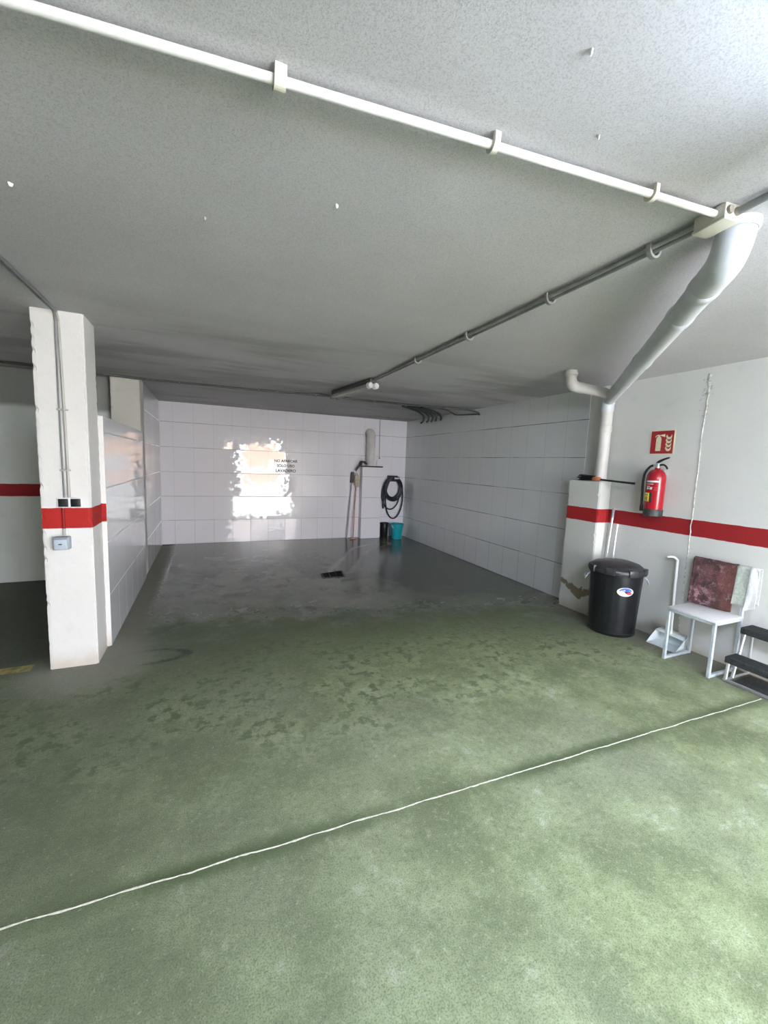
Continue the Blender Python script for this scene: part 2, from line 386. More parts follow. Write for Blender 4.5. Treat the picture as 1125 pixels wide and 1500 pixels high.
# ------------------------------------------------------------------ the setting
XL0, YR = -6.5, -4.2         # far side of the garage on the left, entrance wall behind
struct(MB().box(XL0, XR + .3, YR - .2, YB + .3, -.15, 0).build('floor', 'floor', smooth=False))
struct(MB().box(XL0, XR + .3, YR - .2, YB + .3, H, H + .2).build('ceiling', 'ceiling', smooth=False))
struct(MB().box(-.93, XR + .2, YB, YB + .2, 0, H).build('wall_back', 'tile_back', smooth=False))
struct(MB().box(XR, XR + .2, 3.345, YB, 0, H).build('wall_right', 'tile_side', smooth=False))
struct(MB().box(XR + .006, XR + .2, YR, 3.345, 0, H).build('wall_right_front', 'wall', smooth=False))
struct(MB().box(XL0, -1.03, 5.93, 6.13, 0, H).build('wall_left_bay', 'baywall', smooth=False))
struct(MB().box(XL0 - .2, XL0, YR, 6.13, 0, H).build('wall_left_end', 'wall', smooth=False))
struct(MB().box(-.93, -.732, 6.05, YB, 0, H).build('wall_left', 'tile_left', smooth=False))
# low partition of the wash bay: tiled face, plastered end and top
b = MB(); b.box(-.93, -.728, 3.702, 5.75, 0, 1.80, mi=1); b.box(-.728, -.716, 3.702, 5.75, .004, 1.80, mi=0)
pb = b.build('wall_partition', ['tile_left', 'column'], smooth=False); struct(pb)
for p in pb.data.polygons:
    if p.material_index == 0 and p.normal.x < .5: p.material_index = 1
# entrance wall behind the camera, with the open vehicle door
b = MB(); OX0, OX1, OZ = 1.05, 3.55, 2.25
b.box(XL0, OX0, YR - .2, YR, 0, H); b.box(OX1, XR + .2, YR - .2, YR, 0, H); b.box(OX0, OX1, YR - .2, YR, OZ, H)
struct(b.build('wall_rear', 'wall', smooth=False))
# outside
struct(MB().box(-14, 20, -30, YR - .2, -.15, -.01).build('ground_outside', 'outground', smooth=False))
fac = thing('building_facade', 'peach rendered building across the drive outside the entrance', 'building', (3.6, -16, 0))
MB().box(2.0, 5.2, -19, -16, -.01, 3.0).build('wall', 'peach', fac, smooth=False)
MB().box(1.0, 5.6, -13.2, -13, -.01, 1.25).build('reflection_wall', 'white', None, smooth=False)  # unseen wall added to turn the lower tile reflection white
tag(bpy.data.objects['reflection_wall'], 'low white wall added out of view to whiten the back wall reflection', 'wall')
# construction joint across the floor
def jy(x): return 1.4945 - .0265 * x
b = MB(); N = 520
def jfn(u, v):
    x = -6.3 + u * (XR + 6.3 - .35)
    n = mnoise.noise(Vector((x * 6, 0, 0))) * .007 + mnoise.noise(Vector((x * 33, 3, 0))) * .003
    w = .0036 + .0028 * mnoise.noise(Vector((x * 14, 7, 0))) + .002 * mnoise.noise(Vector((x * 47, 9, 0)))
    return Vector((x, jy(x) + n + (v - .5) * 2 * max(w, .0012), .0006 + .0025 * (1 - abs(2 * v - 1))))
b.grid(jfn, N, 4); struct(b.build('trim_1', 'filler', smooth=False)); bpy.data.objects['trim_1']['label'] = 'thin white filled joint running across the green floor'
# vertical cracked joint on the painted wall
b = MB()
def cfn(u, v):
    z = .02 + u * 2.36
    y = 2.185 + .028 * (z > 2.02) * 0 + .010 * mnoise.noise(Vector((z * 3, 0, 1))) + .006 * mnoise.noise(Vector((z * 17, 5, 0)))
    k = 1.0 + 2.2 * max(0, min(1, (z - 1.95) / .3))
    w = max(.002, .0045 * k + .004 * k * mnoise.noise(Vector((z * 15, 2, 3))))
    d = .001 + (.004 + .003 * mnoise.noise(Vector((z * 40, 4, v * 3)))) * math.sin(PI * v)
    return Vector((XR + .006 - d, y + (v - .5) * 2 * w, z))
b.grid(cfn, 260, 6); struct(b.build('trim_2', 'mortar')); bpy.data.objects['trim_2']['label'] = 'rough vertical crack filled with pale mortar on the right wall'
b = MB(); rnd = random.Random(3)
for k in range(34):           # crumbling plaster beside the head of the joint
    z = 1.95 + rnd.random() * .42; y = 2.19 + rnd.gauss(0, .022); r = .004 + rnd.random() * .008
    b.lathe([(0, -r * .3), (r, 0), (0, r * .4)], 0, 0, 7, mat=Matrix.Translation((XR + .005, y, z)) @ Matrix.Rotation(-PI / 2, 4, 'Y'))
struct(b.build('trim_3', 'mortar'))

# ------------------------------------------------------------------ columns and piers
def rough_post(name, x0, x1, y0, y1, z1, mat, label, chip=.006, cat='column', n=46):
    b = MB(); bb = bmesh.new(); bmesh.ops.create_cube(bb, size=1)
    for v in bb.verts: v.co = Vector(((x0 + x1) / 2 + v.co.x * (x1 - x0), (y0 + y1) / 2 + v.co.y * (y1 - y0), z1 / 2 + v.co.z * z1))
    bmesh.ops.bevel(bb, geom=[e for e in bb.edges if abs(e.verts[0].co.z - e.verts[1].co.z) > .5], offset=.007, segments=2, affect='EDGES')
    for k in range(1, n * 2):
        bmesh.ops.bisect_plane(bb, geom=bb.verts[:] + bb.edges[:] + bb.faces[:], plane_co=(0, 0, z1 * k / (n * 2)), plane_no=(0, 0, 1))
    cx, cy = (x0 + x1) / 2, (y0 + y1) / 2
    for px_, no in ((x0 + .022, (1, 0, 0)), (x1 - .022, (1, 0, 0)), (y0 + .022, (0, 1, 0)), (y1 - .022, (0, 1, 0))):
        bmesh.ops.bisect_plane(bb, geom=bb.verts[:] + bb.edges[:] + bb.faces[:], plane_co=(px_ if no[0] else 0, px_ if no[1] else 0, 0), plane_no=no)
    for v in bb.verts:
        ex = min(abs(v.co.x - x0), abs(v.co.x - x1)); ey = min(abs(v.co.y - y0), abs(v.co.y - y1))
        if ex < .009 and ey < .009 and .01 < v.co.z < z1 - .01:
            q = mnoise.noise(Vector((round(v.co.x > cx) * 9, round(v.co.y > cy) * 7, v.co.z * 26)))
            d = chip * max(0, q - .12) * 2.2 + .0006
            v.co.x += d if v.co.x < cx else -d; v.co.y += d if v.co.y < cy else -d
    b.add(bb); o = b.build(name, mat, smooth=False); return tag(o, label, cat)
rough_post('concrete_column', -1.03, -.745, 3.405, 3.70, H, 'column', 'white square column with a bright red band, nearest on the left', .010)
rough_post('concrete_column', -1.03, -.731, 5.752, 6.05, H, 'plain', 'cream column standing behind the low tiled partition on the left')
rough_post('half_height_pier', 3.70, XR + .004, 2.985, 3.385, 1.427, 'pier', 'short white pier with red band and peeled brown patch against the right wall', .006, 'pier')
pr = thing('tiled_pier', 'white tiled pier with a black slab on top at the back wall', 'pier', (3.05, 7.80, 0))
MB().box(2.845, 3.265, 7.72, YB - .001, 0, 1.452, .003).build('tiled_body', 'tile_pier', pr, smooth=False)
MB().box(2.835, 3.285, 7.712, YB - .001, 1.452, 1.478, .004).build('top_slab', 'black', pr)
# pipe rising from the pier and turning into the back wall
dp = thing('soil_pipe', 'stubby grey pipe rising from the tiled pier into the back wall', 'pipe', (3.03, 7.775, 1.478))
b = MB(); b.tube([(3.03, 7.775, 1.478), (3.03, 7.775, 2.06)], .088, 24); b.build('upright_pipe', 'pvcd', dp)
b = MB(); b.tube([(3.03, 7.775, 2.05)] + [(3.03, 7.775 + .075 * (1 - math.cos(a)), 2.06 + .075 * math.sin(a)) for a in [PI / 2 * k / 8 for k in range(9)]] + [(3.03, YB + .02, 2.135)], .092, 24)
b.build('elbow', 'pvcd', dp)
b = MB(); b.tube([(3.19, 7.80, 1.478), (3.19, 7.80, 1.60)], .012, 10); b.tube([(3.15, 7.84, 1.478), (3.15, 7.84, 1.86)], .02, 10); b.build('side_pipe', 'white', dp)
# rag hung over the corner of the slab
b = MB()
def rag(u, v):
    x = 2.745 + .19 * u; q = mnoise.noise(Vector((u * 3, v * 3, 0)))
    if x < 2.83: z = 1.485 - (2.83 - x) * .35 - .10 * (2.83 - x) / .085 * (.3 + .7 * v) + .015 * q
    else: z = 1.500 + .05 * math.sin(PI * (x - 2.80) / .14) + .02 * q
    return Vector((x, 7.705 + .12 * v + .012 * q, max(z, 1.36)))
b.grid(rag, 22, 14); o = b.build('rag', 'slate', angle=180)
md = o.modifiers.new('thick', 'SOLIDIFY'); md.thickness = .02; md.offset = 1
tag(o, 'dark grey rag slumped over the left corner of the tiled pier', 'rag')

# ------------------------------------------------------------------ ceiling conduits
def clip(x, y, r, along, name='clip'):
    """a saddle clip on a ceiling conduit"""
    return (x, y, r, along, name)
def add_clip(parent, x, y, zc, r, along, mat, k=1.0):
    b = MB(); w = .011 * k; pts = []
    for i in range(13):
        a = PI + PI * i / 12; pts.append((math.cos(a) * (r + .004), zc + math.sin(a) * (r + .004)))
    poly = [(-(r + .010), H - .001)] + [(-(r + .010), zc)] + [(p * (r + .010) / (r + .004), zc + (q - zc) * (r + .010) / (r + .004)) for p, q in pts[1:-1]] + [((r + .010), zc), (r + .010, H - .001), (r, H - .001), (r, zc)] + [(p * r / (r + .004), zc + (q - zc) * r / (r + .004)) for p, q in pts[1:-1]][::-1] + [(-r, zc), (-r, H - .001)]
    if along == 'x': b.prism(poly, lambda p, q: (x - w, y + p, q), lambda p, q: (x + w, y + p, q))
    else: b.prism(poly, lambda p, q: (x + p, y - w, q), lambda p, q: (x + p, y + w, q))
    return b.build('clip', mat, parent, smooth=False)
ZC = H - .024
wc = thing('ceiling_conduit', 'long white conduit with three clips crossing the ceiling nearest the camera', 'conduit', (.5, 1.06, ZC))
MB().tube([(-5.5, 1.66, ZC), (-.365, 1.158, ZC), (.166, 1.096, ZC), (.73, 1.034, ZC), (1.31, .974, ZC), (1.598, .945, ZC)], .0112, 14).build('pipe', 'conduit', wc)
for x, y, k in ((.166, 1.097, 1.25), (.735, 1.033, .8), (1.31, .975, .7)): add_clip(wc, x, y, ZC, .0112, 'x', 'box', k)
jb = thing('junction_box', 'cream junction box on the ceiling at the end of the white conduit', 'junction box', (1.629, .961, H - .056))
b = MB(); R_ = Matrix.Translation((1.629, .961, 0)) @ Matrix.Rotation(math.radians(-7), 4, 'Z')
bb = MB().box(-.035, .035, -.054, .054, H - .046, H - .001, .005).bm
b.add(bb, 0, R_); b.build('body', 'box', jb)
bb = MB().box(-.037, .037, -.056, .056, H - .056, H - .046, .003).bm
MB().add(bb, 0, R_).build('lid', 'box', jb)
b = MB()
for dx in (-.017, .017): b.tube([(1.623 + dx, .910 - dx * .12, H - .025), (1.623 + dx, .900 - dx * .12, H - .025)], [.0145, .013], 16)
b.build('cable_gland', 'knock', jb)
kc = thing('ceiling_conduit', 'dark grey conduit on the ceiling from the junction box back to the lamp', 'conduit', (1.65, 2.4, H - .02))
KZ = H - .020
MB().tube([(1.645, 1.012, KZ), (1.652, 1.38, KZ), (1.655, 2.4, KZ), (1.652, 4.0, KZ), (1.648, 4.17, KZ)], .0125, 12).build('pipe', 'cgrey', kc)
b2 = MB().tube([(1.620, 1.012, KZ), (1.626, 1.38, KZ), (1.630, 2.4, KZ), (1.632, 4.0, KZ), (1.634, 4.17, KZ)], .0085, 10).build('thin_pipe', 'cmid', kc)
for y in (1.19, 1.73, 2.45, 3.2): add_clip(kc, 1.645, y, KZ, .024, 'y', 'cmid', .8)
kn = thing('ceiling_conduit', 'dark grey conduit running from the junction box out past the right edge', 'conduit', (1.62, .7, KZ))
MB().tube([(1.640, .902, H - .025), (1.640, .86, H - .022), (1.637, .80, KZ), (1.645, .46, KZ), (1.645, .41, KZ)], .0125, 12).build('pipe', 'cgrey', kn)
# conduits that come down the left column
lc = thing('column_conduit', 'thin conduit running over the ceiling and down the front of the white column', 'conduit', (-.90, 3.39, 1.2))
MB().tube([(-.875, 1.2, H - .017), (-.877, 2.6, H - .017), (-.875, 3.2, H - .017), (-.874, 3.345, H - .022)], .0085, 12, 6).build('ceiling_pipe', 'cgrey', lc)
MB().tube([(-.874, 3.34, H - .022), (-.875, 3.385, H - .06), (-.876, 3.393, 2.30), (-.870, 3.393, 1.80), (-.866, 3.393, 1.215)], .0085, 12, 6).build('pipe', 'cpaint', lc)
MB().tube([(-.905, 1.2, H - .012), (-.905, 2.6, H - .012), (-.900, 3.25, H - .012), (-.897, 3.370, H - .018), (-.897, 3.396, H - .06), (-.897, 3.398, 2.30), (-.898, 3.398, 1.80), (-.895, 3.398, 1.215)], .0055, 10, 6).build('thin_pipe', 'cgrey', lc)  # second ceiling line; down the column it draws the conduit's shadow
for z in (1.40, 1.80):
    MB().box(-.910, -.850, 3.380, 3.404, z - .006, z + .006, .003).build('clip', 'cpaint', lc)
lo = MB().tube([(-.905, 3.397, 1.15), (-.905, 3.397, .955)], .009, 10).build('column_conduit', M['cpaint'])
tag(lo, 'short conduit crossing the red band between switches and socket box', 'conduit')
# the run of conduit near the back
bc = thing('ceiling_conduit', 'grey conduit crossing the ceiling in front of the back wall', 'conduit', (.8, 5.6, H - .02))
MB().tube([(-6.4, 5.55, H - .014), (-1.94, 5.56, H - .014), (-1.12, 5.63, H - .016), (-.72, 5.70, H - .018), (.0, 5.69, H - .016), (.80, 5.65, H - .016), (1.55, 5.56, H - .016), (2.7, 5.60, H - .018), (3.1, 5.52, H - .02), (3.6, 5.40, H - .03), (3.82, 5.36, H - .06), (XR - .012, 5.34, H - .10)], .0135, 10, 6).build('pipe', 'lampgrey', bc)
for x, y in ((-.30, 5.695), (.62, 5.66), (1.35, 5.58), (2.2, 5.58)): add_clip(bc, x, y, H - .016, .014, 'x', 'cgrey', .6)
t2 = MB().tube([(2.62, 5.64, H - .011), (3.0, 5.60, H - .011), (3.45, 5.70, H - .013), (3.75, 5.95, H - .02), (XR - .012, 6.0, H - .035), (XR - .012, 5.8, H - .055), (XR - .012, 5.36, H - .085)], .011, 10, 8).build('loose_cable', 'lampgrey')
tag(t2, 'grey cable looping from the back ceiling conduit to the right wall', 'cable')
fl = [((2.69, 5.65), (3.845, 7.10)), ((2.76, 5.62), (3.83, 6.87)), ((2.84, 5.62), (3.82, 6.70)), ((2.90, 5.62), (3.81, 6.54)), ((2.98, 5.62), (3.80, 6.36))]
nm = ['longest, nearest the back wall', 'second from the back wall', 'middle one of the five', 'second from the camera', 'shortest, nearest the camera']
for (a, c_), w in zip(fl, nm):
    ctrl = [(a[0], a[1], H - .036)] + [(a[0] + (c_[0] - a[0]) * u, a[1] + (c_[1] - a[1]) * (u ** 1.55), H - .050) for u in (.25, .5, .75)] + [(c_[0] - .02, c_[1], H - .055), (XR - .020, c_[1] + .12, H - .08)]
    o = MB().tube(ctrl, .0175, 10, 5).build('curved_conduit', 'darkgrey')
    tag(o, 'curved dark conduit on the back ceiling, ' + w, 'conduit', 'five curved conduits above the wash corner')
o = MB().tube([(3.25, YB - .006, H - .001), (3.255, YB - .006, 2.0), (3.262, YB - .006, 1.66)], .006, 8).lathe([(0, 1.625), (.014, 1.632), (.014, 1.655), (0, 1.662)], 3.262, YB - .015, 12).build('wall_cable', 'cgrey')
tag(o, 'thin cable dropping from the ceiling down the back wall beside the grey pipe', 'cable')

# fluorescent fittings
def lamp(x0, y0, x1, y1, label, lit, drop=0):
    d = Vector((x1 - x0, y1 - y0, 0)); L = d.length; a = math.atan2(d.y, d.x)
    t = thing('twin_tube_lamp', label, 'lamp', ((x0 + x1) / 2, (y0 + y1) / 2, H - .10 - drop))
    T = Matrix.Translation((x0, y0, -drop)) @ Matrix.Rotation(a, 4, 'Z')
    MB().add(MB().box(.02, L - .02, -.042, .042, H - .05, H - .002, .008).bm, 0, T).build('housing', 'lampgrey', t)
    for u in ((.2, .8) if drop else ()):
        p = T @ Vector((L * u, 0, H - .004)); MB().tube([(p.x, p.y, H - drop - .004), (p.x, p.y, H - .0005)], .004, 6).build('hanger_rod', 'steel', t)
    for s in (-1, 1):
        Rx = T @ Matrix.Translation((0, s * .036, H - .078)) @ Matrix.Rotation(PI / 2, 4, 'Y')
        MB().lathe([(0, .05), (.026, .05), (.026, L - .05), (0, L - .05)], 0, 0, 18, mat=Rx).build('tube', M[lit] if lit else M['lens'], t)
        for e in (0, 1):
            z0 = 0 if e == 0 else L - .06; pr = [(0, z0), (.026, z0 + .006), (.033, z0 + .02), (.033, z0 + .06), (0, z0 + .06)] if e == 0 else [(0, z0), (.033, z0), (.033, z0 + .04), (.026, z0 + .054), (0, z0 + .06)]
            MB().lathe(pr, 0, 0, 18, mat=Rx).build('end_cap', 'white' if e == 0 else 'lampgrey', t)
    return t
M['lit'] = emit('lit fluorescent tube', (.70, .81, 1.0), 88); M['lit_fill'] = emit('lit tube of the added fill lamp', (.86, .90, 1.0), 40)
lamp(1.64, 4.17, 1.50, 5.22, 'unlit twin tube lamp at the end of the dark ceiling conduit', None)
lamp(1.43, .43, 1.50, -.77, 'lit twin tube lamp just past the right edge of the view', 'lit', .16)

lamp(1.60, -1.9, 1.60, -3.1, 'lit twin tube lamp added out of view near the entrance as fill light', 'lit_fill')  # unseen lamp added as fill to brighten the ceiling
# ------------------------------------------------------------------ drain pipe on the ceiling and right wall
PZ = H - .105
dr = thing('drain_pipe', 'large pale grey drain pipe slanting across the ceiling down to the short pier', 'pipe', (3.77, 3.05, 1.43))
def lerp(a, b, u): return tuple(a[i] + (b[i] - a[i]) * u for i in range(3))
A, B_ = (1.86, 1.065, PZ), (3.755, 3.02, 2.262)
MB().tube([A, B_], .058, 28).build('slanted_pipe', 'pvc', dr)
b = MB(); dirv = (Vector(B_) - Vector(A)).normalized()
E0 = Vector(A) + dirv * .09
cen = Vector(A) - dirv * .02
pts = [tuple(E0)]
for k in range(9):
    a = PI / 2 * k / 8; r = .115
    p = cen - dirv * r * math.sin(a) + Vector((0, 0, r * (1 - math.cos(a)))); pts.append(tuple(p))
pts.append((pts[-1][0], pts[-1][1], H + .02))
b.tube(pts, .0615, 28); b.build('elbow', 'pvc', dr)
b = MB(); q = Vector(pts[-1]); b.lathe([(.0615, H - .030), (.068, H - .026), (.069, H - .001), (.0615, H - .001)], q.x, q.y, 28); b.build('ceiling_collar', 'pvc', dr)
for u, l in ((.055, .03), (.175, .028), (.475, .028)):
    c0 = Vector(lerp(A, B_, u)); MB().tube([tuple(c0 - dirv * l), tuple(c0 - dirv * l * .6), tuple(c0 + dirv * l * .8), tuple(c0 + dirv * l)], [.0585, .0635, .0635, .0585], 28).build('collar', 'pvc', dr)
MB().tube([(3.772, 3.05, 1.4275), (3.772, 3.05, 2.27)], .0585, 26).build('downpipe', 'pvcd', dr)
MB().tube([(3.772, 3.05, 1.93), (3.772, 3.05, 1.94), (3.772, 3.05, 1.99), (3.772, 3.05, 2.0)], [.0585, .0635, .0635, .0585], 26).build('collar', 'pvcd', dr)
b = MB(); b.tube([(3.772, 3.05, 2.14), (3.772, 3.05, 2.2), (3.765, 3.035, 2.27), (3.74, 3.0, 2.285)], [.0625, .0645, .064, .063], 26, 4); b.build('branch_fitting', 'pvc', dr)
b = MB(); b.tube([(3.75, 2.99, 2.268), (3.53, 2.907, 2.290), (3.20, 2.872, 2.292)], .046, 22, 4)
b.tube([(3.20, 2.872, 2.292), (3.14, 2.868, 2.292), (3.085, 2.867, 2.302), (3.052, 2.868, 2.332), (3.045, 2.868, 2.37), (3.045, 2.868, H + .02)], .050, 22, 4)
b.lathe([(.052, H - .05), (.058, H - .045), (.058, H - .02), (.052, H - .016)], 3.045, 2.868, 22)
b.build('side_branch', 'pvcd', dr)
MB().tube([(3.83, 3.05, 1.955), (XR + .004, 3.05, 1.955)], .006, 8).build('pipe_bracket', 'steel', dr)
# plaster knocks and wall plugs on the ceiling
pl = [(-.611, 1.920, .007, 'white chip stuck to the ceiling at the left edge above the column'), (.432, 1.524, .006, 'white plug in the middle of the ceiling below the white conduit'), (.775, .753, .0045, 'white chip on the ceiling nearest the top edge'),
      (.987, .907, .003, 'tiny chip on the ceiling just above the right part of the white conduit'), (.001, 1.826, .005, 'grey plug in the ceiling left of the centre, far from the conduits')]
for i, (x, y, r, lab) in enumerate(pl):
    o = MB().lathe([(0, H - .012), (r * .6, H - .011), (r, H - .004), (r * 1.1, H - .0005), (0, H - .0005)], x, y, 9, fn=lambda a, z: 1 + .25 * math.sin(3 * a + 1)).build('wall_plug', 'dull' if i == 4 else 'white')
    tag(o, lab, 'wall plug')

# ------------------------------------------------------------------ on the left column
sw = thing('double_switch', 'pair of black switches in white frames on the front of the white column', 'switch', (-.865, 3.40, 1.147))
b = MB()
for x in (-.899, -.829): b.box(x - .036, x + .036, 3.385, 3.404, 1.146, 1.214, .004)
b.build('frame', 'white', sw)
for x in (-.899, -.829):
    MB().box(x - .028, x + .028, 3.378, 3.386, 1.153, 1.207, .003).build('rocker', 'black', sw)
sk = thing('socket_box', 'grey square socket box below the red band on the column', 'socket', (-.915, 3.40, .862))
MB().box(-.960, -.868, 3.345, 3.404, .863, .950, .006).build('body', 'socket', sk)
MB().box(-.950, -.878, 3.335, 3.346, .868, .938, .005).build('cover', 'socketl', sk)
MB().box(-.925, -.905, 3.330, 3.336, .900, .908, .002).build('latch', 'darkgrey', sk)
MB().box(-.952, -.876, 3.338, 3.360, .940, .950, .003).build('hinge', 'socket', sk)

# worn yellow line on the floor
b = MB()
b.grid(lambda u, v: Vector((-4.2 + u * 3.05, 3.475 + .10 * (v - .5) + .012 * mnoise.noise(Vector((u * 40, v * 9, 0))), .0012)), 120, 3)
tag(b.build('floor_line', 'yline', smooth=False), 'worn yellow painted line on the floor left of the column', 'floor marking')

# ------------------------------------------------------------------ back of the wash bay
# stencilled notice
def text_mesh(body, size, x, z, y, name, parent):
    cu = bpy.data.curves.new(name, 'FONT'); cu.body = body; cu.size = size; cu.align_x = 'CENTER'; cu.extrude = .0006; cu.offset = .0018
    o = bpy.data.objects.new(name, cu); C.objects.link(o)
    dg = bpy.context.evaluated_depsgraph_get(); me = bpy.data.meshes.new_from_object(o.evaluated_get(dg))
    C.objects.unlink(o); bpy.data.objects.remove(o)
    me.transform(Matrix.Translation((x, y, z)) @ Matrix.Rotation(PI / 2, 4, 'X'))
    me.transform(Matrix.Translation(-wloc(parent)))
    me.materials.clear(); me.materials.append(M['ink'])
    o = bpy.data.objects.new(name, me); C.objects.link(o); o.parent = parent; return o
st = thing('stencilled_notice', 'three lines of small black lettering on the tiled back wall', 'lettering', (1.36, YB - .002, 1.30))
text_mesh('NO APARCAR', .068, 1.36, 1.49, YB - .0015, 'text_line', st)
text_mesh('SOLO USO', .068, 1.36, 1.40, YB - .0015, 'text_line', st)
text_mesh('LAVADERO', .074, 1.36, 1.305, YB - .0015, 'text_line', st)
# floor drain
gd = thing('floor_drain', 'black square drain grate set in the wet floor', 'drain', (1.56, 5.25, 0))
P4 = [(1.375, 5.10), (1.685, 5.11), (1.74, 5.42), (1.41, 5.36)]
b = MB(); ctr = Vector((1.5525, 5.2475, 0))
outer = [Vector((x, y, 0)) for x, y in P4]; inner = [ctr + (p - ctr) * .86 for p in outer]
for i in range(4):
    j = (i + 1) % 4; bb = bmesh.new()
    vs = [outer[i], outer[j], inner[j], inner[i]]
    lo_ = [bb.verts.new((v.x, v.y, .0008)) for v in vs]; hi_ = [bb.verts.new((v.x, v.y, .007)) for v in vs]
    bb.faces.new(lo_[::-1]); bb.faces.new(hi_)
    for k in range(4): bb.faces.new((lo_[k], lo_[(k + 1) % 4], hi_[(k + 1) % 4], hi_[k]))
    b.add(bb)
b.build('rim', 'grate', gd, smooth=False)
b = MB()
for k in range(9):
    u = (k + .5) / 9; a = inner[0] + (inner[3] - inner[0]) * u; c_ = inner[1] + (inner[2] - inner[1]) * u
    b.tube([(a.x, a.y, .004), (c_.x, c_.y, .004)], .006, 6)
for u in (.33, .66):
    a = inner[0] + (inner[1] - inner[0]) * u; c_ = inner[3] + (inner[2] - inner[3]) * u; b.tube([(a.x, a.y, .004), (c_.x, c_.y, .004)], .006, 6)
b.build('bars', 'grate', gd)
bb = bmesh.new(); bb.faces.new([bb.verts.new((p.x, p.y, .0012)) for p in inner]); MB().add(bb).build('sump', 'sump', gd, smooth=False)
# hose on its hanger
hh = thing('hose_hanger', 'black wall hanger holding the hose at the back right corner', 'hose hanger', (3.57, YB, 1.17))
MB().box(3.455, 3.69, 7.835, YB, 1.17, 1.295, .012).build('plate', 'navy', hh)
b = MB(); b.tube([(3.44, 7.845, 1.16), (3.48, 7.80, 1.23), (3.57, 7.79, 1.265), (3.66, 7.80, 1.23), (3.70, 7.845, 1.16)], .030, 12, 5); b.build('saddle', 'navy', hh)
MB().box(3.575, 3.675, 7.752, 7.758, 1.225, 1.258, .002).build('label_plate', 'white', hh)
MB().box(3.56, 3.69, 7.758, 7.84, 1.205, 1.275, .01).build('front_lip', 'navy', hh)
hose = []
loops = [(.150, 1.235, .400), (.165, 1.250, .430), (.180, 1.260, .470), (.175, 1.255, .44), (.19, 1.265, .50), (.205, 1.270, .88), (.185, 1.26, .46), (.195, 1.262, .68)]
for i, (rx, top, dz) in enumerate(loops):
    cx = 3.575 + (.03 if dz > .8 else -.035 if dz > .6 else .01 * ((i % 3) - 1)); n = 26
    for k in range(n):
        a = 2 * PI * k / n
        y = 7.775 + .012 * (i % 4) + .03 * (1 - math.cos(a)) / 2 + .012 * math.sin(a / 2 + i)
        hose.append((cx + rx * math.sin(a) * (1 + .06 * math.sin(i * 2.1)), min(y, YB - .016), top - dz * (1 - math.cos(a)) / 2))
hose += [(3.40, 7.80, 1.12), (3.372, 7.82, .95), (3.38, 7.83, .80), (3.37, 7.83, .70)]
b = MB(); b.tube(hose, .0145, 10, 2)
ho = thing('hose', 'coiled dark hose with long loops hanging on the back wall', 'hose', (3.57, 7.80, .38))
b.build('coil', 'navy', ho)
MB().tube([(3.37, 7.83, .74), (3.37, 7.83, .66), (3.372, 7.83, .60)], [.018, .022, .014], 12).build('nozzle', 'black', ho)
# buckets
def bucket(x, y, label, mat, r0, r1, h, cat='bucket'):
    t = thing('bucket', label, cat, (x, y, 0))
    MB().lathe([(0, .001), (r0, .001), (r0 + .003, .006), (r1 - .006, h - .03), (r1, h - .028), (r1 + .008, h - .02), (r1 + .008, h - .004), (r1 + .003, h), (r1 - .004, h - .003), (r1 - .012, h - .04), (r0 - .002, .012), (0, .012)], x, y, 36).build('body', mat, t)
    pts = [(x + (r1 + .010) * math.cos(a), y - .04 - .03 * math.sin(a), h - .012 - .09 * math.sin(a)) for a in [PI * k / 14 for k in range(15)]]
    MB().tube(pts, .0035, 8).build('handle', 'steel' if mat == 'turq' else 'black', t)
    return t
bucket(3.600, 7.60, 'turquoise bucket standing on the floor under the hose', 'turq', .100, .135, .312)
bucket(3.385, 7.770, 'black bucket half hidden behind the turquoise one', 'black', .075, .090, .312)
# brooms and mops by the tiled pier
br = thing('broom', 'broom with dark head up and a grey pole leaning left of the tiled pier', 'broom', (2.59, 7.78, 0))
MB().tube([(2.575, 7.785, .005), (2.675, 7.845, 1.20)], .012, 10).build('pole', 'greypole', br)
bb = MB().box(-.035, .035, -.02, .02, -.11, .11, .012).bm
MB().add(bb, 0, Matrix.Translation((2.675, 7.840, 1.235)) @ Matrix.Rotation(.1, 4, 'Y')).build('head', 'slate', br)
mp = thing('mop', 'mop with pale yarn head up and a reddish pole beside the tiled pier', 'mop', (2.685, 7.72, 0))
MB().tube([(2.685, 7.72, .005), (2.730, 7.80, .62), (2.768, 7.835, 1.16)], [.012, .012, .012], 10).build('pole', 'wood', mp)
b = MB(); rnd = random.Random(11)
for k in range(44):
    x = 2.725 + .085 * rnd.random(); y = 7.795 + .05 * rnd.random(); l = .14 + .10 * rnd.random()
    b.tube([(2.770 + .02 * (rnd.random() - .5), 7.825, 1.30 + .02 * rnd.random()), (x, y, 1.26), (x + .02 * (rnd.random() - .5) + .005, y, 1.26 - l * .6), (x + .03 * (rnd.random() - .5), y + .005, 1.28 - l)], .008, 6, 3)
b.build('yarn_head', 'mop', mp)
fs = MB().tube([(2.60, 7.66, .010), (2.66, 7.67, .013), (2.74, 7.69, .010)], [.010, .013, .008], 8, 3).build('clay_scrap', 'wood')
tag(fs, 'small reddish scrap on the floor at the foot of the mop', 'scrap')

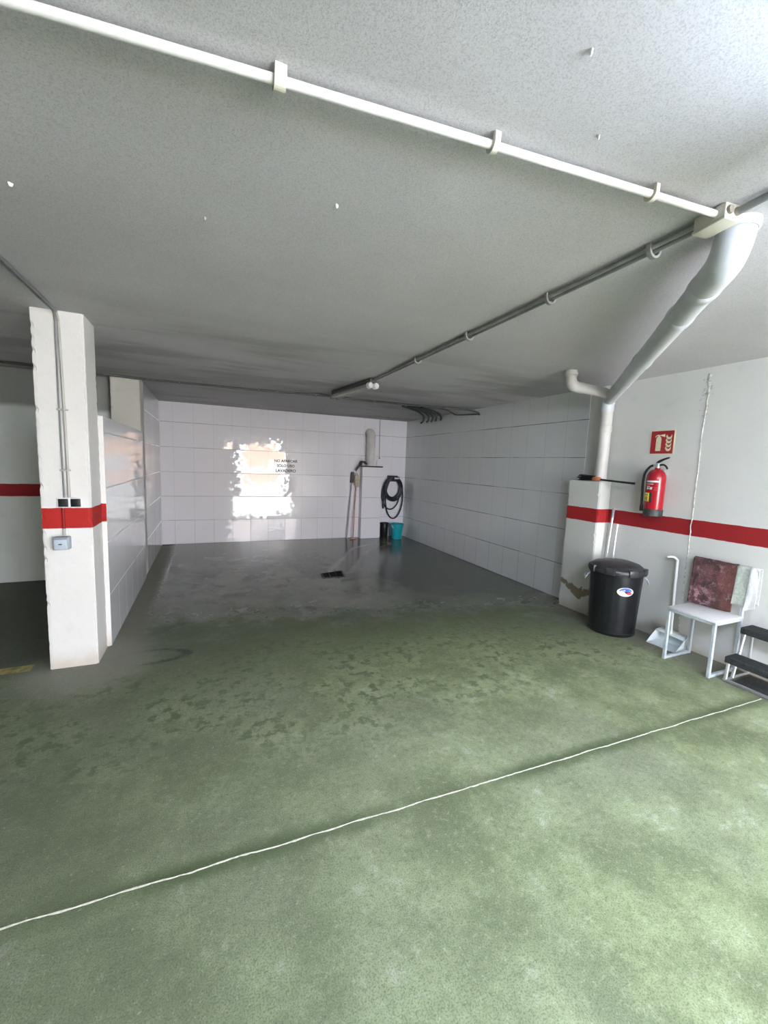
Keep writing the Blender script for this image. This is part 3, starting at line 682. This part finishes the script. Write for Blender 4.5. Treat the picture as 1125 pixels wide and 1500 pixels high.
# ------------------------------------------------------------------ right wall: pier top, extinguisher, sign
ph = thing('hand_brush', 'black brush with an orange collar lying on top of the short pier', 'brush', (3.76, 3.1, 1.43))
b = MB(); rnd = random.Random(5)
for k in range(90):
    a = rnd.random() * 2 * PI; r = .036 * math.sqrt(rnd.random()); y0 = 3.06; y1 = 3.23 + .06 * rnd.random()
    zt = 1.4275 + .034
    b.tube([(3.700 + r * math.cos(a) * .3, y0, zt + r * math.sin(a) * .6), (3.735 + r * math.cos(a) * 1.2, y1, max(1.432, zt + r * math.sin(a) * 1.1 - .008))], .0034, 5)
b.build('bristles', 'rubber', ph)
MB().tube([(3.692, 3.075, 1.455), (3.692, 3.065, 1.455), (3.692, 2.99, 1.455), (3.692, 2.98, 1.455)], [.014, .0205, .0205, .012], 18).build('collar', 'orange', ph)
MB().tube([(3.692, 3.04, 1.455), (3.694, 2.96, 1.448), (3.698, 2.80, 1.438), (3.705, 2.64, 1.430), (3.705, 2.625, 1.430)], [.010, .0095, .0095, .011, .012], 12, 3).build('handle', 'rubber', ph)
fe = thing('fire_extinguisher', 'red fire extinguisher with a black base mounted on the right wall', 'fire extinguisher', (3.765, 2.462, 1.135))
ex, ey, ez = 3.765, 2.462, 1.140
b = MB(); b.lathe([(0, ez + .02), (.074, ez + .02), (.076, ez + .03), (.076, ez + .345), (.073, ez + .375), (.062, ez + .402), (.044, ez + .420), (.024, ez + .428), (.02, ez + .445), (0, ez + .445)], ex, ey, 44); b.build('cylinder', 'red', fe)
b = MB(); b.lathe([(0, ez), (.070, ez), (.078, ez + .006), (.080, ez + .062), (.077, ez + .066), (0, ez + .066)], ex, ey, 44); b.build('base', 'darkgrey', fe)
b = MB(); b.lathe([(0, ez + .44), (.021, ez + .44), (.021, ez + .478), (.014, ez + .486), (0, ez + .486)], ex, ey, 20)
b.box(ex - .014, ex + .014, ey - .022, ey + .034, ez + .452, ez + .476, .004); b.build('valve', 'steel', fe)
b = MB(); b.tube([(ex, ey + .012, ez + .478), (ex, ey - .01, ez + .500), (ex, ey - .055, ez + .522), (ex, ey - .095, ez + .535)], [.011, .012, .009, .007], 10, 4); b.build('lever', 'black', fe)
b = MB(); b.tube([(ex, ey - .015, ez + .468), (ex, ey - .05, ez + .470), (ex, ey - .075, ez + .455), (ex, ey - .088, ez + .432)], [.010, .008, .008, .007], 10, 4); b.build('carry_handle', 'black', fe)
b = MB(); b.tube([(ex, ey + .03, ez + .464), (ex - .006, ey + .065, ez + .452), (ex - .02, ey + .098, ez + .39), (ex - .028, ey + .103, ez + .30), (ex - .030, ey + .096, ez + .18), (ex - .030, ey + .092, ez + .10)], .0105, 12, 6); b.build('discharge_hose', 'rubber', fe)
MB().tube([(ex - .030, ey + .092, ez + .105), (ex - .030, ey + .0915, ez + .085), (ex - .030, ey + .091, ez + .04)], [.0115, .0145, .015], 12).build('nozzle', 'black', fe)
def patch(parent, a0, a1, z0, z1, mat, name, r=.0768):
    b = MB(); b.grid(lambda u, v: Vector((ex + r * math.cos(a0 + (a1 - a0) * u), ey + r * math.sin(a0 + (a1 - a0) * u), z0 + (z1 - z0) * v)), 14, 2)
    o = b.build(name, mat, parent); m = o.modifiers.new('t', 'SOLIDIFY'); m.thickness = .0006; return o
D = math.radians
patch(fe, D(150), D(232), ez + .310, ez + .326, 'white', 'label_band')
patch(fe, D(150), D(200), ez + .292, ez + .297, 'white', 'label_line')
for i, (a0, a1, z, h) in enumerate(((152, 178, .270, .006), (182, 196, .262, .005), (158, 172, .246, .018), (178, 194, .246, .014), (205, 236, .262, .003), (206, 232, .250, .003), (205, 236, .238, .003))):
    patch(fe, D(a0), D(a1), ez + z, ez + z + h, 'white' if i < 4 else 'redp', 'label_mark')
o = patch(fe, D(140), D(180), ez + .135, ez + .215, 'yellow', 'sticker', .0772); o['label'] = 'yellow inspection sticker'
for z in (.192, .170, .155): patch(fe, D(146), D(172), ez + z, ez + z + .005, 'black', 'sticker_print', .0779)
patch(fe, D(184), D(198), ez + .125, ez + .215, 'darkgrey', 'label_panel')
MB().box(ex + .06, XR + .006, ey - .02, ey + .02, ez + .36, ez + .43, .004).build('wall_bracket', 'steel', fe)
sg = thing('fire_sign', 'square red sign with an extinguisher and flames above the extinguisher', 'sign', (XR, 2.518, 1.72))
MB().box(XR + .001, XR + .006, 2.415, 2.622, 1.716, 1.924, .001).build('plate', 'signred', sg, smooth=False)
MB().box(XR + .0022, XR + .0062, 2.406, 2.631, 1.707, 1.933, .001).build('border', 'cream', sg, smooth=False)
def sy(u, v, d=.0): return (XR + .0008 - d, 2.622 - .207 * u, 1.716 + .208 * v)      # u left to right as seen
def pic(name, poly, d=.0004): MB().prism(poly, lambda u, v: sy(u, v), lambda u, v: sy(u, v, d)).build(name, 'cream', sg, smooth=False)
pic('extinguisher_pictogram', [(.24, .12), (.47, .12), (.47, .66), (.44, .73), (.40, .76), (.40, .80), (.62, .72), (.62, .86), (.40, .82), (.30, .84), (.20, .79), (.18, .72), (.21, .72), (.24, .77), (.31, .79), (.31, .76), (.27, .73), (.24, .66)])
for z in (.10, .27, .44, .61):
    pic('flame_pictogram', [(.66, z + .14), (.72, z + .03), (.80, z), (.88, z + .03), (.92, z + .10), (.91, z + .22), (.87, z + .13), (.81, z + .10), (.75, z + .13), (.70, z + .22)])

# ------------------------------------------------------------------ bin and poles
bx, by = 3.600, 2.635
bn = thing('dustbin', 'black plastic dustbin with lid standing against the right wall', 'dustbin', (bx, by, 0))
fnr = lambda a, z: 1 + .006 * math.cos(a * 22) * (1 if .06 < z < .52 else 0)
MB().lathe([(0, .002), (.196, .002), (.205, .012), (.207, .03), (.201, .036), (.204, .08), (.217, .40), (.226, .575), (.235, .58), (.236, .605), (0, .605)], bx, by, 88, fn=fnr).build('body', 'bin', bn)
ld = MB().lathe([(.228, .590), (.243, .592), (.246, .600), (.246, .622), (.240, .634), (.222, .640), (.214, .652), (.190, .668), (.12, .690), (.05, .698), (0, .700)], bx, by, 64).build('lid', 'lid', bn)
for a in (D(205), D(250), D(160), D(295)):
    b = MB(); T = Matrix.Translation((bx, by, 0)) @ Matrix.Rotation(a, 4, 'Z')
    b.add(MB().box(.222, .2535, -.040, .040, .588, .650, .006).bm, 0, T)
    b.build('lid_clip', 'lid', ld)
for a in (D(141), D(309)):
    hx, hy = bx + .235 * math.cos(a), by + .235 * math.sin(a); tx, ty = -math.sin(a), math.cos(a); nx, ny = math.cos(a), math.sin(a)
    pts = [(hx + tx * s + nx * o, hy + ty * s + ny * o, z) for s, o, z in ((-.03, 0, .555), (-.032, .018, .545), (-.03, .03, .515), (0, .033, .495), (.03, .03, .515), (.032, .018, .545), (.03, 0, .555))]
    MB().tube(pts, .0055, 8, 4).build('handle', 'socket', bn)
# oval sticker on the bin front
ca, cz, aw, hz = D(240), .445, .32, .042
def oval(k, mat, lab, keep):
    b = MB(); bb = bmesh.new(); n = 40; vs = []
    for i in range(n):
        t = 2 * PI * i / n; u, v = math.cos(t), math.sin(t); u, v = keep(u, v)
        z = cz + hz * v; r = .2185 + (z - .40) * .055 + .0022 + k
        vs.append(bb.verts.new((bx + r * math.cos(ca + aw * u), by + r * math.sin(ca + aw * u), z)))
    bb.faces.new(vs); b.add(bb); o = b.build('sticker' if k == 0 else 'sticker_print', mat, bn, smooth=False)
    m = o.modifiers.new('t', 'SOLIDIFY'); m.thickness = .0012; return o
oval(0, 'white', '', lambda u, v: (u, v))
oval(.0012, 'blue', '', lambda u, v: (u * .80, max(v, .12) * .88 if v > 0 else .12))
oval(.0013, 'redp', '', lambda u, v: (.48 + u * .36, -.30 + v * .28))
for (p0, p1, lab, gr) in (((3.775, 2.93, .0), (3.835, 2.908, 1.158), 'taller silver pole with a blue grip standing in the corner behind the dustbin', True), ((3.80, 2.865, .0), (3.842, 2.857, 1.0), 'shorter silver pole standing behind the dustbin next to the taller one', False)):
    t = thing('metal_pole', lab, 'pole', p0)
    MB().tube([(p0[0], p0[1], .002), p1], .0115, 12).build('tube', 'alu', t)
    if gr:
        d = (Vector(p1) - Vector(p0)).normalized(); MB().tube([tuple(Vector(p1) - d * .10), tuple(Vector(p1) + d * .002)], [.0135, .0125], 12).build('grip', 'socket', t)
    else: MB().tube([tuple(Vector(p1) - Vector((0, 0, .02))), tuple(Vector(p1) + Vector((0, 0, .003)))], .0125, 12).build('end_cap', 'white', t)

# ------------------------------------------------------------------ chair with cloths, dustpan, step stool
CX0, CX1, CY0, CY1, SZ = 3.470, 3.815, 1.705, 2.055, .435
ch = thing('metal_chair', 'metal framed chair with a white seat against the right wall', 'chair', (3.64, 1.88, 0))
MB().box(CX0 - .005, CX1 + .005, CY0 - .004, CY1 + .004, SZ, SZ + .014, .004).build('seat', 'seat', ch)
def sq(b, p, q, r=.0115): 
    p, q = Vector(p), Vector(q); d = (q - p).normalized(); up = Vector((0, 0, 1)) if abs(d.z) < .9 else Vector((1, 0, 0)); s_ = d.cross(up).normalized(); u_ = s_.cross(d)
    bb = bmesh.new(); A = [bb.verts.new(p + s_ * r * i + u_ * r * j) for i, j in ((-1, -1), (1, -1), (1, 1), (-1, 1))]; Bv = [bb.verts.new(q + s_ * r * i + u_ * r * j) for i, j in ((-1, -1), (1, -1), (1, 1), (-1, 1))]
    bb.faces.new(A[::-1]); bb.faces.new(Bv)
    for k in range(4): bb.faces.new((A[k], A[(k + 1) % 4], Bv[(k + 1) % 4], Bv[k]))
    bmesh.ops.recalc_face_normals(bb, faces=bb.faces[:]); bmesh.ops.bevel(bb, geom=bb.edges[:], offset=r * .22, segments=1, affect='EDGES'); b.add(bb); return b
b = MB()
for y in (CY0 + .010, CY1 - .010): sq(b, (CX0 + .012, y, SZ - .012), (CX1 - .0, y, SZ - .012))
for x in (CX0 + .012, CX1 - .012): sq(b, (x, CY0 + .01, SZ - .012), (x, CY1 - .01, SZ - .012))
b.build('seat_frame', 'bluegrey', ch)
for y in (CY0 + .010, CY1 - .010):
    sq(MB(), (CX0 + .012, y, .0), (CX0 + .012, y, SZ - .002)).build('leg', 'bluegrey', ch)
    sq(MB(), (CX1 - .004, y, .0), (CX1 + .002, y, .835)).build('leg', 'bluegrey', ch)
    sq(MB(), (CX0 + .02, y, .013), (CX1 - .01, y, .013)).build('runner', 'bluegrey', ch)
b = MB(); sq(b, (CX1 + .002, CY0, .825), (CX1 + .002, CY1, .825)); b.build('back_rail', 'bluegrey', ch)
MB().box(CX1 - .006, CX1 + .004, CY0 + .012, CY1 - .012, .56, .80, .003).build('back_panel', 'seat', ch)
def drape(name, y0, y1, zf, zb, mat, label, cat, off, seed, amp=.006, zf2=None):
    b = MB(); xt = CX1 + .002; top = .842 + off; R0 = .016 + off
    Lf = top - zf; Lb = top - zb; tot = Lf + Lb + PI * R0
    def fn(u, v):
        y = y0 + (y1 - y0) * u; zfu = zf if zf2 is None else zf + (zf2 - zf) * u
        s_ = v * ((top - zfu) + Lb + PI * R0); Lfu = top - zfu
        fall = 0
        if s_ < Lfu - R0: x, z = xt - R0, zfu + s_; fall = 1 - s_ / Lfu
        elif s_ < Lfu - R0 + PI * R0:
            a = (s_ - (Lfu - R0)) / R0; x, z = xt - R0 * math.cos(a), top - R0 + R0 * math.sin(a)
        else: x, z = min(xt + R0, XR - .004), top - R0 - (s_ - (Lfu - R0 + PI * R0))
        n = mnoise.noise(Vector((y * 14 + seed, z * 5, seed))) + .4 * mnoise.noise(Vector((y * 30, z * 14, seed + 4)))
        return Vector((x - (abs(n) * amp + fall * .018) * (1 if x < xt else 0), y + .004 * n + (.010 * fall * (u - .5)), z + .006 * mnoise.noise(Vector((y * 20, seed, 1)))))
    b.grid(fn, 44, 46); o = b.build(name, mat, angle=180); m = o.modifiers.new('t', 'SOLIDIFY'); m.thickness = .004; m.offset = -1
    return tag(o, label, cat)
drape('patterned_cloth', 1.775, 2.085, .462, .60, 'rug', 'mauve and rust patterned cloth draped over the chair back', 'cloth', .004, 1.0, .007, .452)
drape('hand_towel', 1.688, 1.770, .535, .62, 'towel', 'pale grey green cloth hanging over the chair back beside the patterned cloth', 'cloth', .004, 5.0, .008)
drape('hand_towel', 1.628, 1.686, .545, .60, 'towelw', 'white cloth hanging from the right end of the chair back', 'cloth', .006, 8.0, .012, .50)
dp_ = thing('lobby_dustpan', 'long handled dustpan with a white scoop standing behind the metal chair', 'dustpan', (3.76, 2.20, 0))
MB().tube([(3.800, 2.200, .10), (3.822, 2.222, .45), (3.838, 2.240, .775)], .0115, 12).build('pole', 'white', dp_)
MB().tube([(3.838, 2.240, .77), (3.832, 2.262, .790), (3.815, 2.285, .795), (3.800, 2.305, .788)], [.011, .012, .011, .008], 10, 4).build('hook', 'white', dp_)
b = MB()                      # scoop: thin floor, raised back and sloping cheeks, open toward the camera
def plate(poly, th=.004):
    bb = bmesh.new(); f = bb.faces.new([bb.verts.new(p) for p in poly]); bb.normal_update()
    r = bmesh.ops.extrude_face_region(bb, geom=[f]); n = f.normal.copy()
    bmesh.ops.translate(bb, verts=[e for e in r['geom'] if isinstance(e, bmesh.types.BMVert)], vec=-n * th); b.add(bb)
fl_, fr_, bl_, br_ = (3.66, 2.320, .004), (3.665, 2.075, .004), (3.835, 2.315, .006), (3.835, 2.085, .006)
plate([fl_, fr_, br_, bl_]); plate([bl_, br_, (3.845, 2.09, .125), (3.845, 2.31, .125)])
plate([fl_, bl_, (3.845, 2.315, .125), (3.775, 2.320, .105), (3.70, 2.322, .04)]); plate([fr_, br_, (3.845, 2.085, .125), (3.78, 2.078, .09)])
plate([(3.845, 2.09, .125), (3.845, 2.31, .125), (3.775, 2.32, .105), (3.78, 2.08, .09)])
b.build('scoop', 'dustpan', dp_, smooth=False)
# step stool
ss = thing('step_stool', 'two step stool with dark treads and silver legs at the right edge', 'step stool', (3.68, 1.42, 0))
Y0, Y1 = 1.655, 1.195
def tread(x0, x1, z, name):
    b = MB(); b.box(x0, x1, Y1, Y0, z - .022, z, .008, 3); b.box(x0 - .006, x0 + .012, Y1, Y0, z - .050, z - .002, .007, 3)
    o = b.build(name, 'tread', ss)
    g = MB()
    for k in range(7): g.box(x0 + .02 + k * (x1 - x0 - .04) / 7, x0 + .028 + k * (x1 - x0 - .04) / 7, Y1 + .01, Y0 - .01, z - .001, z + .002)
    g.build('grip_ribs', 'tread', o, smooth=False); return o
tread(3.545, 3.685, .195, 'step'); tread(3.700, 3.850, .400, 'step')
for y in (Y0 - .018, Y1 + .018):
    MB().tube([(3.550, y, .008), (3.560, y, .10), (3.575, y, .176)], .0115, 12, 4).build('leg', 'alu', ss)
    MB().tube([(3.640, y, .012), (3.690, y, .20), (3.735, y, .382)], .0115, 12, 4).build('leg', 'alu', ss)
    MB().tube([(3.845, y, .012), (3.838, y, .20), (3.83, y, .382)], .0115, 12, 4).build('leg', 'alu', ss)
    MB().tube([(3.60, y, .178), (3.70, y, .178)], .008, 10).build('stretcher', 'steel', ss)
    MB().tube([(3.552, y, .013), (3.85, y, .013)], .010, 10).build('side_rail', 'steel', ss)
MB().box(3.540, 3.565, Y1, Y0, .001, .022, .006).build('front_rail', 'steel', ss)
MB().tube([(3.838, Y0 - .018, .10), (3.838, Y1 + .018, .10)], .009, 10).build('back_rail', 'steel', ss)
mt = MB().box(3.60, 3.84, 1.23, 1.615, .0, .007, .003).build('shade_sheet', 'tread')  # dark sheet laid where the stool only shades the floor
tag(mt, 'dark sheet standing in for the shadow on the floor under the step stool', 'painted shadow')

# ------------------------------------------------------------------ light
w = bpy.data.worlds.new('sky'); S.world = w; w.use_nodes = True
bg = w.node_tree.nodes['Background']; bg.inputs[0].default_value = (.90, .93, 1.0, 1); bg.inputs[1].default_value = 14.0
pl_ = bpy.data.lights.new('door_portal', 'AREA'); pl_.shape = 'RECTANGLE'; pl_.size = OX1 - OX0; pl_.size_y = OZ; pl_.cycles.is_portal = True
po = bpy.data.objects.new('door_portal', pl_); C.objects.link(po); po.location = ((OX0 + OX1) / 2, YR - .1, OZ / 2); po.rotation_euler = (PI / 2, 0, 0)

sl = bpy.data.lights.new('sun', 'SUN'); sl.energy = 11; sl.angle = .009; sl.color = (1, .97, .92)
so = bpy.data.objects.new('sun', sl); C.objects.link(so); so.rotation_euler = (math.radians(42), 0, math.radians(-12))
# ------------------------------------------------------------------ camera
yaw, pitch, roll = -0.4092, 0.1158, -0.0379
cy_, sy_, cp, sp, cr, sr = math.cos(yaw), math.sin(yaw), math.cos(pitch), math.sin(pitch), math.cos(roll), math.sin(roll)
Rz = Matrix(((cy_, sy_, 0), (-sy_, cy_, 0), (0, 0, 1))); Rx = Matrix(((1, 0, 0), (0, cp, -sp), (0, sp, cp))); Ry = Matrix(((cr, 0, -sr), (0, 1, 0), (sr, 0, cr)))
W = Ry @ Rx @ Rz
r_, f_, u_ = Vector(W[0]), Vector(W[1]), Vector(W[2])
cd = bpy.data.cameras.new('camera'); cam = bpy.data.objects.new('camera', cd); C.objects.link(cam); S.camera = cam
cd.sensor_fit = 'VERTICAL'; cd.sensor_height = 36; cd.sensor_width = 27; cd.lens = 599.1233 / 1500 * 36; cd.clip_start = .02
mw = Matrix((r_, u_, -f_)).transposed().to_4x4(); mw.translation = (0, 0, 1.52); cam.matrix_world = mw

S.view_settings.view_transform = 'Standard'; S.view_settings.look = 'None'; S.view_settings.gamma = 1; S.view_settings.exposure = 1.38
S.view_settings.use_curve_mapping = False
S.cycles.use_denoising = True; S.cycles.max_bounces = 10; S.cycles.diffuse_bounces = 6; S.cycles.glossy_bounces = 5; S.cycles.sample_clamp_indirect = 6
